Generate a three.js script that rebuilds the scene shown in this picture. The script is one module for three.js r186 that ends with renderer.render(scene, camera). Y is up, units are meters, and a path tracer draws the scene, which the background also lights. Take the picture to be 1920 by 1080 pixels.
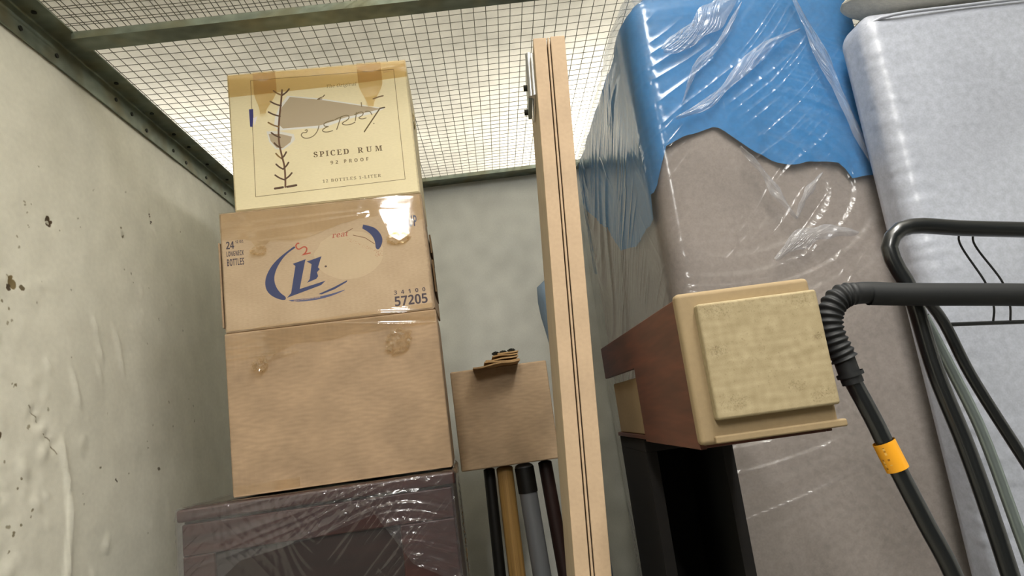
import * as THREE from 'three';
import { RoundedBoxGeometry } from 'three/addons/geometries/RoundedBoxGeometry.js';
import { ImprovedNoise } from 'three/addons/math/ImprovedNoise.js';
import { RectAreaLightUniformsLib } from 'three/addons/lights/RectAreaLightUniformsLib.js';
import { mergeGeometries } from 'three/addons/utils/BufferGeometryUtils.js';

// ---------------------------------------------------------------- camera, exposure, lights
const scene = new THREE.Scene();
scene.background = new THREE.Color(0x000000);
const camera = new THREE.PerspectiveCamera(46.25, 16 / 9, 0.05, 60);
camera.position.set(0, 1.55, 0);
camera.rotation.order = 'YXZ';
camera.rotation.set(THREE.MathUtils.degToRad(10.66), THREE.MathUtils.degToRad(-2.22), THREE.MathUtils.degToRad(-7.75));
const renderer = new THREE.WebGLRenderer({ antialias: true });
renderer.toneMapping = THREE.LinearToneMapping;
renderer.toneMappingExposure = 1.55;
renderer.shadowMap.enabled = true;
RectAreaLightUniformsLib.init();

const MESH_Y = 2.3755;          // height of the wire mesh roof of the storage unit
const LEFT_X = -0.765, BACK_Z = -2.235, RIGHT_X = 1.75, CEIL_Y = 3.75;
const LAMP = new THREE.Color(1.0, 0.975, 0.925);

// fluorescent strip fixtures hung under the hall ceiling: [x, y, z, turn, down, up, label]
const fixtures = [
  [-0.17, 2.76, 1.3, Math.PI / 2, 52, 52, 'fluorescent strip fixture hung over the corridor before the open unit'],
  [0.5, 2.85, -0.1, Math.PI / 2, 42, 60, 'fluorescent strip fixture hung over the front edge of the mesh roof'],
  [1.5, 2.55, -5.2, Math.PI / 2, 20, 125, 'fluorescent strip fixture hung behind the back wall of the unit'],
  [-2.2, 2.5, -5.4, Math.PI / 2, 20, 90, 'fluorescent strip fixture hung over the neighbouring unit past the rough wall'],
];

// ---------------------------------------------------------------- helpers
let seed = 12345;
function rnd() { seed = (seed * 1664525 + 1013904223) >>> 0; return seed / 4294967296; }
const perlin = new ImprovedNoise();
const N = (x, y, z = 0) => perlin.noise(x, y, z);
const fbm = (x, y, z = 0, o = 4) => { let s = 0, a = 0.5, f = 1; for (let i = 0; i < o; i++) { s += a * N(x * f + 13.7 * i, y * f + 5.1 * i, z + 2.3 * i); a *= 0.5; f *= 2.03; } return s; };
const clamp = (v, a = 0, b = 1) => Math.min(b, Math.max(a, v));
const sstep = (a, b, v) => { const t = clamp((v - a) / (b - a)); return t * t * (3 - 2 * t); };
const lerp = (a, b, t) => a + (b - a) * t;
function poly(pts, x) { // piecewise linear
  if (x <= pts[0][0]) return pts[0][1];
  for (let i = 1; i < pts.length; i++) if (x <= pts[i][0]) return lerp(pts[i - 1][1], pts[i][1], (x - pts[i - 1][0]) / (pts[i][0] - pts[i - 1][0]));
  return pts[pts.length - 1][1];
}
const counts = {};
function numbered(name) { const n = counts[name] = (counts[name] ?? -1) + 1; return n ? `${name}_${String(n).padStart(3, '0')}` : name; }
function shade(o) { o.castShadow = true; o.receiveShadow = true; return o; }
function thing(name, label, category, pos = [0, 0, 0], turn = 0, group) {
  const g = new THREE.Group(); g.name = numbered(name); g.position.set(...pos); g.rotation.y = turn;
  g.userData = { label, category }; if (group) g.userData.group = group; scene.add(g); return g;
}
function part(name, geo, mat, parent, label) {
  const m = shade(new THREE.Mesh(geo, mat)); m.name = name; if (label) m.userData.label = label; parent.add(m); return m;
}
function solo(name, geo, mat, label, category, group) {
  const m = shade(new THREE.Mesh(geo, mat)); m.name = numbered(name); m.userData = { label, category }; if (group) m.userData.group = group; scene.add(m); return m;
}
function struct(name, geo, mat, label, category) {
  const m = shade(new THREE.Mesh(geo, mat)); m.name = name; m.userData = { kind: 'structure', label, category }; scene.add(m); return m;
}
const strip = (g) => { const c = g.index ? g.toNonIndexed() : g; for (const k of Object.keys(c.attributes)) if (!['position', 'normal', 'uv'].includes(k)) c.deleteAttribute(k); return c; };
const merge = (list) => mergeGeometries(list.map(strip));
function box(x0, x1, y0, y1, z0, z1, r = 0) { // box in absolute coordinates, rounded when r > 0
  const w = x1 - x0, h = y1 - y0, d = z1 - z0;
  const g = r ? new RoundedBoxGeometry(w, h, d, 2, Math.min(r, w / 2.01, h / 2.01, d / 2.01)) : new THREE.BoxGeometry(w, h, d);
  g.translate((x0 + x1) / 2, (y0 + y1) / 2, (z0 + z1) / 2); return g;
}
function uvMetres(g, s = 1) { // box projection, uv in metres
  const p = g.attributes.position, n = g.attributes.normal, uv = new Float32Array(p.count * 2);
  for (let i = 0; i < p.count; i++) {
    const ax = Math.abs(n.getX(i)), ay = Math.abs(n.getY(i)), az = Math.abs(n.getZ(i));
    const [u, v] = ax > ay && ax > az ? [p.getZ(i), p.getY(i)] : ay > az ? [p.getX(i), p.getZ(i)] : [p.getX(i), p.getY(i)];
    uv[2 * i] = u / s; uv[2 * i + 1] = v / s;
  }
  g.setAttribute('uv', new THREE.BufferAttribute(uv, 2)); return g;
}
function grid(nu, nv, f, closedU = false) { // f(u, v) -> [x, y, z, s, t]
  const pos = [], uv = [], idx = [];
  for (let j = 0; j <= nv; j++) for (let i = 0; i <= nu; i++) { const q = f(i / nu, j / nv); pos.push(q[0], q[1], q[2]); uv.push(q[3] ?? i / nu, q[4] ?? j / nv); }
  const w = nu + 1;
  for (let j = 0; j < nv; j++) for (let i = 0; i < nu; i++) { const a = j * w + i; idx.push(a, a + 1, a + w, a + 1, a + w + 1, a + w); }
  const g = new THREE.BufferGeometry();
  g.setAttribute('position', new THREE.Float32BufferAttribute(pos, 3)); g.setAttribute('uv', new THREE.Float32BufferAttribute(uv, 2)); g.setIndex(idx); g.computeVertexNormals(); return g;
}
function dataTex(w, h, f, srgb = true) {
  const d = new Uint8Array(w * h * 4);
  for (let y = 0; y < h; y++) for (let x = 0; x < w; x++) { const c = f(x / w, y / h, x, y), o = (y * w + x) * 4; d[o] = clamp(c[0], 0, 255); d[o + 1] = clamp(c[1], 0, 255); d[o + 2] = clamp(c[2], 0, 255); d[o + 3] = 255; }
  const t = new THREE.DataTexture(d, w, h); t.magFilter = THREE.LinearFilter; t.minFilter = THREE.LinearMipmapLinearFilter; t.generateMipmaps = true; t.wrapS = t.wrapT = THREE.RepeatWrapping;
  if (srgb) t.colorSpace = THREE.SRGBColorSpace; t.needsUpdate = true; return t;
}
function canvasTex(w, h, draw) {
  const c = document.createElement('canvas'); c.width = w; c.height = h; draw(c.getContext('2d'), w, h);
  const t = new THREE.CanvasTexture(c); t.colorSpace = THREE.SRGBColorSpace; t.anisotropy = 8; return t;
}
const tn = (u, v, fu, fv, z) => { // tiling-ish noise
  const a = N(u * fu, v * fv, z), b = N((u - 1) * fu, v * fv, z), c = N(u * fu, (v - 1) * fv, z), d = N((u - 1) * fu, (v - 1) * fv, z);
  return lerp(lerp(a, b, sstep(0.8, 1, u)), lerp(c, d, sstep(0.8, 1, u)), sstep(0.8, 1, v));
};

// ---------------------------------------------------------------- materials
const std = (o) => new THREE.MeshStandardMaterial(o), phys = (o) => new THREE.MeshPhysicalMaterial(o);
const fibreTex = dataTex(512, 512, (u, v, x, y) => { const a = 236 + 26 * tn(u, v, 5, 5, 1) + 16 * tn(u, v, 18, 70, 2) + 8 * (rnd() - 0.5); return [a, a - 1, a - 3]; });
const cardBump = dataTex(256, 256, (u, v) => { const a = 128 + 60 * tn(u, v, 4, 4, 3) + 40 * Math.sin(u * Math.PI * 2 * 40); return [a, a, a]; }, false);
const noiseBump = dataTex(512, 512, (u, v) => { const a = 128 + 90 * tn(u, v, 8, 8, 4) + 60 * tn(u, v, 24, 24, 5) + 40 * tn(u, v, 70, 70, 6); return [a, a, a]; }, false);
const concreteTex = dataTex(512, 512, (u, v) => { const a = 232 + 22 * tn(u, v, 4, 4, 7) + 14 * tn(u, v, 16, 16, 8) + 8 * (rnd() - 0.5); return [a, a - 1, a - 3]; });
const metalTex = dataTex(512, 512, (u, v) => { const a = 205 + 50 * tn(u, v, 3, 6, 9) + 30 * tn(u, v, 14, 20, 10) + 12 * (rnd() - 0.5); const r = 26 * clamp(2.2 * tn(u, v, 5, 5, 21)); return [a - 0.4 * r, a - r, a - 1.8 * r]; });
const woodTex = dataTex(512, 512, (u, v) => { const g = tn(u, v, 3, 26, 11) + 0.6 * tn(u, v, 8, 90, 12); const a = 214 + 44 * g + 8 * (rnd() - 0.5); return [a, a - 2, a - 4]; });
const chipTex = dataTex(512, 512, (u, v) => { const a = 236 + 6 * tn(u, v, 60, 60, 13) + 10 * tn(u, v, 6, 6, 14) + 5 * (rnd() - 0.5); return [a, a - 1, a - 3]; });
const clothTex = dataTex(512, 512, (u, v) => { const a = 228 + 20 * tn(u, v, 6, 6, 15) + 14 * tn(u, v, 90, 90, 16) + 16 * (rnd() - 0.5); return [a, a, a]; });
const filmBump = dataTex(1024, 1024, (u, v) => { // taut creases of stretch film, one metre across
  const wx = 0.03 * tn(u, v, 3, 3, 31), wy = 0.03 * tn(u, v, 3, 3, 32); let h = 0;
  for (const [f, g, th, z, k] of [[1.4, 24, 0.6, 41, 1], [2.2, 50, 0.75, 42, 0.5], [1.8, 30, -0.9, 43, 0.35]]) { const a = u + wx, b = v + wy, p = Math.cos(th) * a + Math.sin(th) * b, q = -Math.sin(th) * a + Math.cos(th) * b; const m = clamp(0.1 + 2.2 * tn(u, v, 4, 4, z + 9)); h += k * m * Math.max(0, 1 - 3 * Math.abs(N(p * f, q * g, z))) ** 2; }
  const a = 60 + 120 * h; return [a, a, a];
}, false);
const cardMat = (c) => std({ color: c, map: fibreTex, bumpMap: cardBump, bumpScale: 0.0004, roughness: 0.82 });
const M = {
  wall: std({ color: 0xd3d1c2, map: concreteTex, bumpMap: noiseBump, bumpScale: 0.0015, roughness: 0.6 }),
  wallSmooth: std({ color: 0xe6e8e2, map: concreteTex, bumpMap: noiseBump, bumpScale: 0.0006, roughness: 0.6 }),
  hall: std({ color: 0xe6e2d4, map: concreteTex, roughness: 0.85 }),
  corridor: std({ color: 0x5f605c, map: concreteTex, roughness: 0.85 }),
  ceiling: std({ color: 0xf4f0e2, map: concreteTex, roughness: 0.9 }),
  floor: std({ color: 0x7d7a72, map: concreteTex, roughness: 0.7 }),
  galv: std({ color: 0x98a292, map: metalTex, metalness: 0.5, roughness: 0.46, bumpMap: noiseBump, bumpScale: 0.0003 }),
  wire: std({ color: 0x6c6a5c, metalness: 0.5, roughness: 0.5 }),
  rivet: std({ color: 0x23241d, metalness: 0.4, roughness: 0.6 }),
  tape: phys({ color: 0xf1e4c8, transmission: 0.92, thickness: 0, roughness: 0.08, ior: 1.5 }),
  clearTape: phys({ color: 0xf8f2e5, transmission: 0.95, thickness: 0, roughness: 0.05, ior: 1.5 }),
  film: phys({ color: 0xf6f6f8, transmission: 0.99, thickness: 0, roughness: 0.1, ior: 1.5, bumpMap: filmBump, bumpScale: 0.006 }),
  filmBand: phys({ color: 0xf2f2f6, transmission: 0.975, thickness: 0, roughness: 0.12, ior: 1.55, bumpMap: filmBump, bumpScale: 0.008 }),
  filmThick: phys({ color: 0xf6f7f8, transmission: 0.97, thickness: 0, roughness: 0.17, ior: 1.4, bumpMap: filmBump, bumpScale: 0.006 }),
  filmFold: phys({ color: 0xf2f4f8, transmission: 0.84, thickness: 0, roughness: 0.2, ior: 1.6, side: THREE.DoubleSide, bumpMap: filmBump, bumpScale: 0.008 }),
  darkWood: std({ color: 0x4c221a, map: woodTex, roughness: 0.4 }),
  darkWood2: std({ color: 0x2d1813, map: woodTex, roughness: 0.5 }),
  brownLaminate: std({ color: 0x6b3b2a, map: woodTex, roughness: 0.5 }),
  rawBoard: std({ color: 0xa5906e, map: chipTex, roughness: 0.85 }),
  rawBlock: std({ color: 0xb7a27f, map: chipTex, roughness: 0.85 }),
  boardEdge: std({ color: 0xcbb091, map: chipTex, roughness: 0.75 }),
  boardFace: std({ color: 0xbfae93, map: chipTex, roughness: 0.7 }),
  hardboard: std({ color: 0xcaac84, map: chipTex, roughness: 0.8 }),
  taupe: std({ color: 0xa89c94, map: clothTex, bumpMap: noiseBump, bumpScale: 0.0008, roughness: 0.95 }),
  blue: std({ color: 0x2f86c8, map: clothTex, roughness: 0.75 }),
  mattress: phys({ color: 0xbcc1ce, map: clothTex, roughness: 0.45, clearcoat: 0.5, clearcoatRoughness: 0.25 }),
  bundle: std({ color: 0xe2ded0, map: clothTex, roughness: 0.8 }),
  blackTube: phys({ color: 0x15181a, roughness: 0.32, clearcoat: 0.6, clearcoatRoughness: 0.2 }),
  blackGrip: std({ color: 0x17191b, roughness: 0.62 }),
  greyTube: std({ color: 0x8f9a98, metalness: 0.7, roughness: 0.35 }),
  chrome: std({ color: 0xe8eaee, metalness: 0.9, roughness: 0.25 }),
  blueMat: std({ color: 0x7f93a8, map: clothTex, roughness: 0.9 }),
  poleBlack: std({ color: 0x14120f, roughness: 0.5 }),
  espresso: std({ color: 0x120d0a, map: woodTex, roughness: 0.92 }),
  poleWood: std({ color: 0xc49a58, map: woodTex, roughness: 0.6 }),
  poleGrey: std({ color: 0x84868a, roughness: 0.45, metalness: 0.3 }),
  fixture: std({ color: 0xe9e9e6, roughness: 0.5 }),
};
M.filmBand.side = M.tape.side = M.clearTape.side = M.film.side = M.filmThick.side = THREE.DoubleSide;

// ---------------------------------------------------------------- the setting
struct('floor', uvMetres(box(-4, 4, -0.2, 0, -9, 2.4), 1.3), M.floor, 'grey concrete floor of the storage hall', 'floor');
struct('ceiling', uvMetres(box(-4, 4, CEIL_Y, CEIL_Y + 0.2, -9, 2.4), 1.7), M.ceiling, 'pale cream hall ceiling seen through the wire mesh', 'ceiling');
struct('wall_corridor', uvMetres(box(-4, 4, 0, CEIL_Y, 2.2, 2.4), 1.3), M.corridor, 'dark grey corridor wall facing the open unit', 'wall');
struct('wall_hall_left', uvMetres(box(-4, -3.8, 0, CEIL_Y, -9, 2.2), 1.3), M.hall, 'pale hall wall beyond the neighbouring units', 'wall');
struct('wall_hall_right', uvMetres(box(3.8, 4, 0, CEIL_Y, -9, 2.2), 1.3), M.hall, 'pale hall wall past the mattress side', 'wall');
struct('wall_hall_back', uvMetres(box(-3.8, 3.8, 0, CEIL_Y, -9, -8.8), 1.3), M.hall, 'pale hall wall far behind the unit', 'wall');
struct('wall_back', uvMetres(box(LEFT_X - 0.15, RIGHT_X + 0.15, 0, MESH_Y - 0.004, BACK_Z - 0.12, BACK_Z), 0.9), M.wallSmooth, 'smooth white back wall of the storage unit', 'wall');
struct('wall_right', uvMetres(box(RIGHT_X, RIGHT_X + 0.15, 0, MESH_Y - 0.004, BACK_Z, 0.3), 0.9), M.wallSmooth, 'white side wall beside the mattress', 'wall');
{ // rough painted left wall: a face with real lumps, runs and dents, closed by a slab behind
  const z0 = BACK_Z, z1 = 0.3, y1 = MESH_Y - 0.002;
  const lumps = [];
  const lump = (y, z, a, ry, rz, t = 0) => lumps.push([y, z, a, ry, rz, Math.cos(t), Math.sin(t)]);
  for (let i = 0; i < 150; i++) { const z = -0.75 - 1.1 * rnd(), y = 1.25 + 0.85 * Math.pow(rnd(), 1.2); lump(y, z, 0.0006 + 0.0022 * rnd(), 0.005 + 0.011 * rnd(), 0.003 + 0.006 * rnd(), (rnd() - 0.5) * 1.6); }
  for (let i = 0; i < 120; i++) { const z = -0.8 - 0.38 * rnd(), y = 1.3 + 0.6 * rnd(); lump(y, z, (rnd() < 0.3 ? -1 : 1) * (0.001 + 0.003 * rnd()), 0.004 + 0.008 * rnd(), 0.004 + 0.012 * rnd(), rnd() * 3); }
  for (let i = 0; i < 26; i++) { const t = i / 25; lump(1.6 - 0.36 * t, -1.215 - 0.016 * Math.sin(t * 5) - 0.012 * t, 0.003 + 0.0025 * rnd(), 0.014, 0.0045, (rnd() - 0.5) * 0.5); }  // paint run
  for (const [y, z] of [[1.78, -1.335], [1.80, -1.4], [1.76, -1.41], [1.83, -1.32], [1.815, -1.39], [1.74, -1.33], [1.69, -1.26], [1.72, -1.25]]) lump(y, z, 0.004, 0.02, 0.006, 0.3);
  for (const [y, z] of [[1.66, -1.14], [1.645, -1.155], [1.62, -1.175], [1.605, -1.19]]) lump(y, z, -0.006, 0.011, 0.005, -0.8); // broken plaster line
  for (const [y, z] of [[2.003, -1.185], [2.128, -1.551], [2.11, -1.556], [1.87, -1.09], [1.62, -1.06], [2.04, -1.43]]) lump(y, z, -0.006, 0.006, 0.006, 0);
  const nu = 380, nv = 300, H = new Float32Array((nu + 1) * (nv + 1)); // nu along z, nv along y
  const dz = (z1 - z0) / nu, dy = y1 / nv;
  for (let j = 0; j <= nv; j++) for (let i = 0; i <= nu; i++) {
    const z = z0 + i * dz, y = j * dy; const rough = 0.35 + 0.9 * sstep(-1.25, -1.0, z) * sstep(2.1, 1.8, y);
    H[j * (nu + 1) + i] = 0.004 * fbm(z * 3, y * 3, 1, 3) + 0.0028 * rough * fbm(z * 26, y * 26, 2, 3);
  }
  for (const [y, z, a, ry, rz, c, s] of lumps) {
    const R = Math.max(ry, rz) * 2.4;
    for (let j = Math.max(0, Math.floor((y - R) / dy)); j <= Math.min(nv, Math.ceil((y + R) / dy)); j++) for (let i = Math.max(0, Math.floor((z - R - z0) / dz)); i <= Math.min(nu, Math.ceil((z + R - z0) / dz)); i++) {
      const py = j * dy - y, pz = z0 + i * dz - z, qy = c * py + s * pz, qz = -s * py + c * pz;
      H[j * (nu + 1) + i] += a * Math.exp(-(qy * qy) / (ry * ry) - (qz * qz) / (rz * rz));
    }
  }
  const face = grid(nu, nv, (u, v) => { const i = Math.round(u * nu), j = Math.round(v * nv), z = z1 - u * (z1 - z0); return [LEFT_X + H[j * (nu + 1) + (nu - i)] - 0.002, v * y1, z, u, v]; });
  const wallMap = canvasTex(2048, 2048, (g, W, Hh) => {
    const X = (z) => (z1 - z) / (z1 - z0) * W, Y = (y) => (1 - y / y1) * Hh;
    const im = g.createImageData(W, Hh), d = im.data;
    for (let y = 0; y < Hh; y += 1) for (let x = 0; x < W; x += 1) {
      const o = (y * W + x) * 4; let a = 226 + 12 * N(x / 210, y / 260, 3) + 8 * N(x / 40, y / 55, 4) + 5 * N(x / 9, y / 9, 6) + 4 * (rnd() - 0.5);
      d[o] = a; d[o + 1] = a - 2; d[o + 2] = a - 16; d[o + 3] = 255;
    }
    g.putImageData(im, 0, 0);
    const blot = (y, z, r, col, n = 7) => { g.fillStyle = col; for (let k = 0; k < n; k++) { g.beginPath(); g.ellipse(X(z) + (rnd() - 0.5) * r, Y(y) + (rnd() - 0.5) * r, r * (0.25 + 0.4 * rnd()), r * (0.2 + 0.4 * rnd()), rnd() * 3, 0, 7); g.fill(); } };
    blot(2.003, -1.185, 9, '#4a3a28'); blot(2.128, -1.551, 5, '#51392a', 4); blot(2.112, -1.556, 4, '#3c2f22', 4); blot(1.87, -1.09, 12, '#7d6e4c', 5); blot(1.862, -1.085, 7, '#44392a', 5); blot(1.865, -1.115, 6, '#6a5f49', 4);
    blot(1.62, -1.06, 9, '#5a4c38', 5); blot(1.56, -1.33, 4, '#6a624f', 3); blot(1.54, -1.55, 6, '#77705e', 4); blot(2.04, -1.43, 5, '#8d8672', 4); blot(2.06, -1.42, 4, '#8f8873', 3); blot(1.53, -1.38, 4, '#5c5546', 3);
    g.strokeStyle = 'rgba(120,112,90,0.8)'; g.lineWidth = 1.6; g.lineCap = 'round';
    for (const seg of [[[1.672, -1.13], [1.655, -1.145], [1.645, -1.155]], [[1.625, -1.165], [1.618, -1.178], [1.6, -1.19], [1.59, -1.2]]]) { g.beginPath(); seg.forEach(([y, z], k) => (k ? g.lineTo(X(z), Y(y)) : g.moveTo(X(z), Y(y)))); g.stroke(); }
    for (let k = 0; k < 90; k++) blot(1.3 + 0.75 * rnd(), -0.9 - 0.24 * rnd(), 2 + 4 * rnd(), rnd() < 0.5 ? '#a59f8a' : '#8b836c', 2);
    for (let k = 0; k < 40; k++) blot(1.3 + 0.85 * rnd(), -1.15 - 0.6 * rnd(), 2 + 2 * rnd(), '#a8a491', 2);
  });
  const wl = struct('wall_left', face, std({ map: wallMap, bumpMap: noiseBump, bumpScale: 0.0008, roughness: 0.55 }), 'rough white painted wall with lumps, paint runs and chips', 'wall');
  part('wall_core', box(LEFT_X - 0.15, LEFT_X - 0.006, 0, MESH_Y - 0.004, z0 - 0.12, z1), M.wall, wl);
}

// ---------------------------------------------------------------- steel edge trims and the wire mesh roof
{ // angle along the left wall
  const t = new THREE.Group(); t.name = 'trim_1'; t.userData = { kind: 'structure', label: 'wide grey steel angle along the top of the left wall', category: 'trim' }; scene.add(t);
  const pr = new THREE.Shape(); const w = 0.046, h = 0.056, k = 0.003;
  pr.moveTo(0, 0); pr.lineTo(0, -h); pr.lineTo(k, -h); pr.lineTo(k, -k - 0.004); pr.quadraticCurveTo(k, -k, k + 0.004, -k); pr.lineTo(w, -k); pr.lineTo(w, 0);
  const g = new THREE.ExtrudeGeometry(pr, { depth: 2.5, bevelEnabled: false, steps: 1, curveSegments: 5 }); g.translate(LEFT_X + 0.001, MESH_Y, BACK_Z);
  part('angle', uvMetres(g, 0.35), M.galv, t);
  const rg = new THREE.CylinderGeometry(0.0042, 0.0048, 0.003, 10);
  for (const [y, z] of [[2.335, -1.533], [2.339, -1.667], [2.334, -1.739], [2.337, -1.864], [2.35, -1.402], [2.346, -1.467], [2.336, -2.0], [2.34, -1.2], [2.336, -1.1], [2.338, -2.12]]) { const r = part('rivet', rg, M.rivet, t); r.rotation.z = Math.PI / 2; r.position.set(LEFT_X + 0.0045, y, z); }
  for (const [x, z] of [[-0.742, -1.523], [-0.746, -1.642], [-0.746, -1.726], [-0.75, -1.851], [-0.743, -1.373], [-0.745, -1.98], [-0.744, -2.1], [-0.743, -1.11]]) { const r = part('rivet', rg, M.rivet, t); r.position.set(x, MESH_Y - 0.0035, z); }
}
struct('trim_2', uvMetres(box(LEFT_X, RIGHT_X, MESH_Y - 0.014, MESH_Y - 0.0012, BACK_Z + 0.0005, BACK_Z + 0.06), 0.35), M.galv, 'narrow grey steel angle along the top of the back wall', 'trim');
struct('trim_3', uvMetres(box(LEFT_X + 0.043, RIGHT_X, MESH_Y - 0.016, MESH_Y - 0.0012, -1.226, -1.182), 0.35), M.galv, 'grey steel crossbar carrying the wire mesh roof', 'beam');
{
  const cell = 0.0254, xs = 0.1232, zs = -1.2421;
  const sag = (x, z) => -0.012 * Math.pow(Math.sin(Math.PI * clamp((x - LEFT_X) / 1.6)), 2) * Math.sin(Math.PI * clamp((z - BACK_Z) / 1.02));
  const wireGeo = (pts, r) => new THREE.TubeGeometry(new THREE.CatmullRomCurve3(pts), 14, r, 5, false);
  function panel(label, zA, zB, off, sagged, rot = 0, lift = 0) {
    const t = thing('wire_mesh_panel', label, 'wire mesh');
    for (let i = -35; i <= 63; i++) { const x = xs + i * cell + off; if (x < LEFT_X + 0.03 || x > RIGHT_X - 0.01) continue; const p = []; for (let k = 0; k <= 7; k++) { const z = lerp(zA, zB, k / 7); p.push(new THREE.Vector3(x + rot * (z - zA), MESH_Y + 0.0006 + (sagged ? sag(x, z) : 0) + lift, z)); } part('wire', wireGeo(p, 0.00085), M.wire, t); }
    for (let j = -60; j <= 40; j++) { const z = zs - j * cell + off; if (z > zB || z < zA) continue; const p = []; for (let k = 0; k <= 7; k++) { const x = lerp(LEFT_X + 0.005, RIGHT_X, k / 7); p.push(new THREE.Vector3(x, MESH_Y + 0.002 + (sagged ? sag(x, z) : 0) + lift, z - rot * (x - LEFT_X))); } part('wire', wireGeo(p, 0.00075), M.wire, t); }
  }
  panel('sagging square wire mesh between crossbar and back wall', BACK_Z + 0.01, -1.207, 0, true);
  panel('square wire mesh sheet in front of the steel crossbar', -1.203, 0.1, 0.004, false);
  panel('second square wire mesh sheet overlapping the front sheet', -1.203, 0.1, 0.0155, false, 0.012, 0.006);
}

// ---------------------------------------------------------------- lamps
for (const [x, y, z, turn, down, up, label] of fixtures) {
  const f = thing('strip_light', label, 'light fixture', [x, y, z], turn);
  const L = 1.22;
  part('housing', new RoundedBoxGeometry(L, 0.05, 0.09, 2, 0.008).translate(0, 0.03, 0), M.fixture, f);
  for (const s of [-1, 1]) part('hanger_rod', new THREE.CylinderGeometry(0.004, 0.004, CEIL_Y - y - 0.055, 8).translate(s * 0.45, (CEIL_Y - y + 0.055) / 2, 0), M.greyTube, f);
  const glow = std({ color: 0xffffff, emissive: LAMP, emissiveIntensity: 4, roughness: 0.4 });
  for (const s of [-1, 1]) part('fluorescent_tube', new THREE.CylinderGeometry(0.013, 0.013, L - 0.05, 12).rotateZ(Math.PI / 2).translate(0, -0.012, s * 0.055), glow, f);
  const d = new THREE.RectAreaLight(LAMP, down, L - 0.04, 0.15); d.position.set(0, -0.03, 0); d.lookAt(0, -5, 0); d.name = 'strip_light_down'; f.add(d);
  d.rotation.set(-Math.PI / 2, 0, 0);
  const uLight = new THREE.RectAreaLight(LAMP, up, L - 0.04, 0.15); uLight.position.set(0, 0.06, 0); uLight.rotation.set(Math.PI / 2, 0, 0); uLight.name = 'strip_light_up'; f.add(uLight);
}

// ---------------------------------------------------------------- wrapped dark cabinet under the stack
const rad = THREE.MathUtils.degToRad;
const wrinkle = (a, b, s, dir = 0) => { // taut film creases: ridged noise stretched along a wandering direction
  const th = dir + 0.55 * N(a * 2 + s, b * 2, s * 1.7), c = Math.cos(th), sn = Math.sin(th), p = c * a + sn * b, q = -sn * a + c * b;
  const r1 = 1 - Math.abs(N(p * 1.7, q * 40, s)) * 2;
  return 0.75 * Math.max(0, r1) ** 2 + 0.35 * N(a * 4, b * 4, s + 7);
};
// rounded-rectangle perimeter: returns [x, z, nx, nz, length along]
function perimeter(hw, hd, r) {
  const segs = [], lx = 2 * (hw - r), lz = 2 * (hd - r), q = Math.PI * r / 2, total = 2 * lx + 2 * lz + 4 * q;
  return { total, at(t) { // starts at back-left corner, runs down the left side to the front, then the front, the right, the back
    let s = ((t % 1) + 1) % 1 * total;
    if (s < lz) return [-hw, -hd + r + s, -1, 0]; s -= lz;
    if (s < q) { const a = s / r; return [-hw + r - r * Math.cos(a), hd - r + r * Math.sin(a), -Math.cos(a), Math.sin(a)]; } s -= q;
    if (s < lx) return [-hw + r + s, hd, 0, 1]; s -= lx;
    if (s < q) { const a = s / r; return [hw - r + r * Math.sin(a), hd - r + r * Math.cos(a), Math.sin(a), Math.cos(a)]; } s -= q;
    if (s < lz) return [hw, hd - r - s, 1, 0]; s -= lz;
    if (s < q) { const a = s / r; return [hw - r + r * Math.cos(a), -hd + r - r * Math.sin(a), Math.cos(a), -Math.sin(a)]; } s -= q;
    if (s < lx) return [hw - r - s, -hd, 0, -1]; s -= lx;
    const a = s / r; return [-hw + r - r * Math.sin(a), -hd + r - r * Math.cos(a), -Math.sin(a), -Math.cos(a)];
  } };
}
// closed-top sleeve round a box: yb(t) lower edge, yt top, rt rounding of the top edge, disp(along, y) outward displacement
function sleeve(hw, hd, r, yb, yt, rt, off, disp, nu, nv, capRows = 8) {
  const P = perimeter(hw, hd, r), rows = nv + 6 + capRows;
  return grid(nu, rows, (u, v) => {
    const j = Math.round(v * rows), [x, z, nx, nz] = P.at(u), s = u * P.total, b = yb(u, x, z), ease = sstep(0, 0.02, Math.min(u, 1 - u));
    if (j <= nv) { const y = lerp(b, yt - rt, j / nv), o = off + ease * disp(s, y, u); return [x + nx * o, y, z + nz * o, s, y]; }
    if (j <= nv + 6) { const a = (j - nv) / 6 * Math.PI / 2, o = off + ease * disp(s, yt - rt + rt * Math.sin(a), u), ins = rt * (1 - Math.cos(a)); return [x - nx * ins + nx * o * Math.cos(a), yt - rt + rt * Math.sin(a) + o * Math.sin(a), z - nz * ins + nz * o * Math.cos(a), s, yt + a * rt]; }
    const k = 1 - (j - nv - 6) / capRows; const o = off + 0.3 * ease * disp(s, yt + 0.05 * (1 - k), u);
    return [(x - nx * rt) * k, yt + o * lerp(1, 1, k), (z - nz * rt) * k, s, yt + rt * 2 + (1 - k) * 0.2];
  });
}
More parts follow.
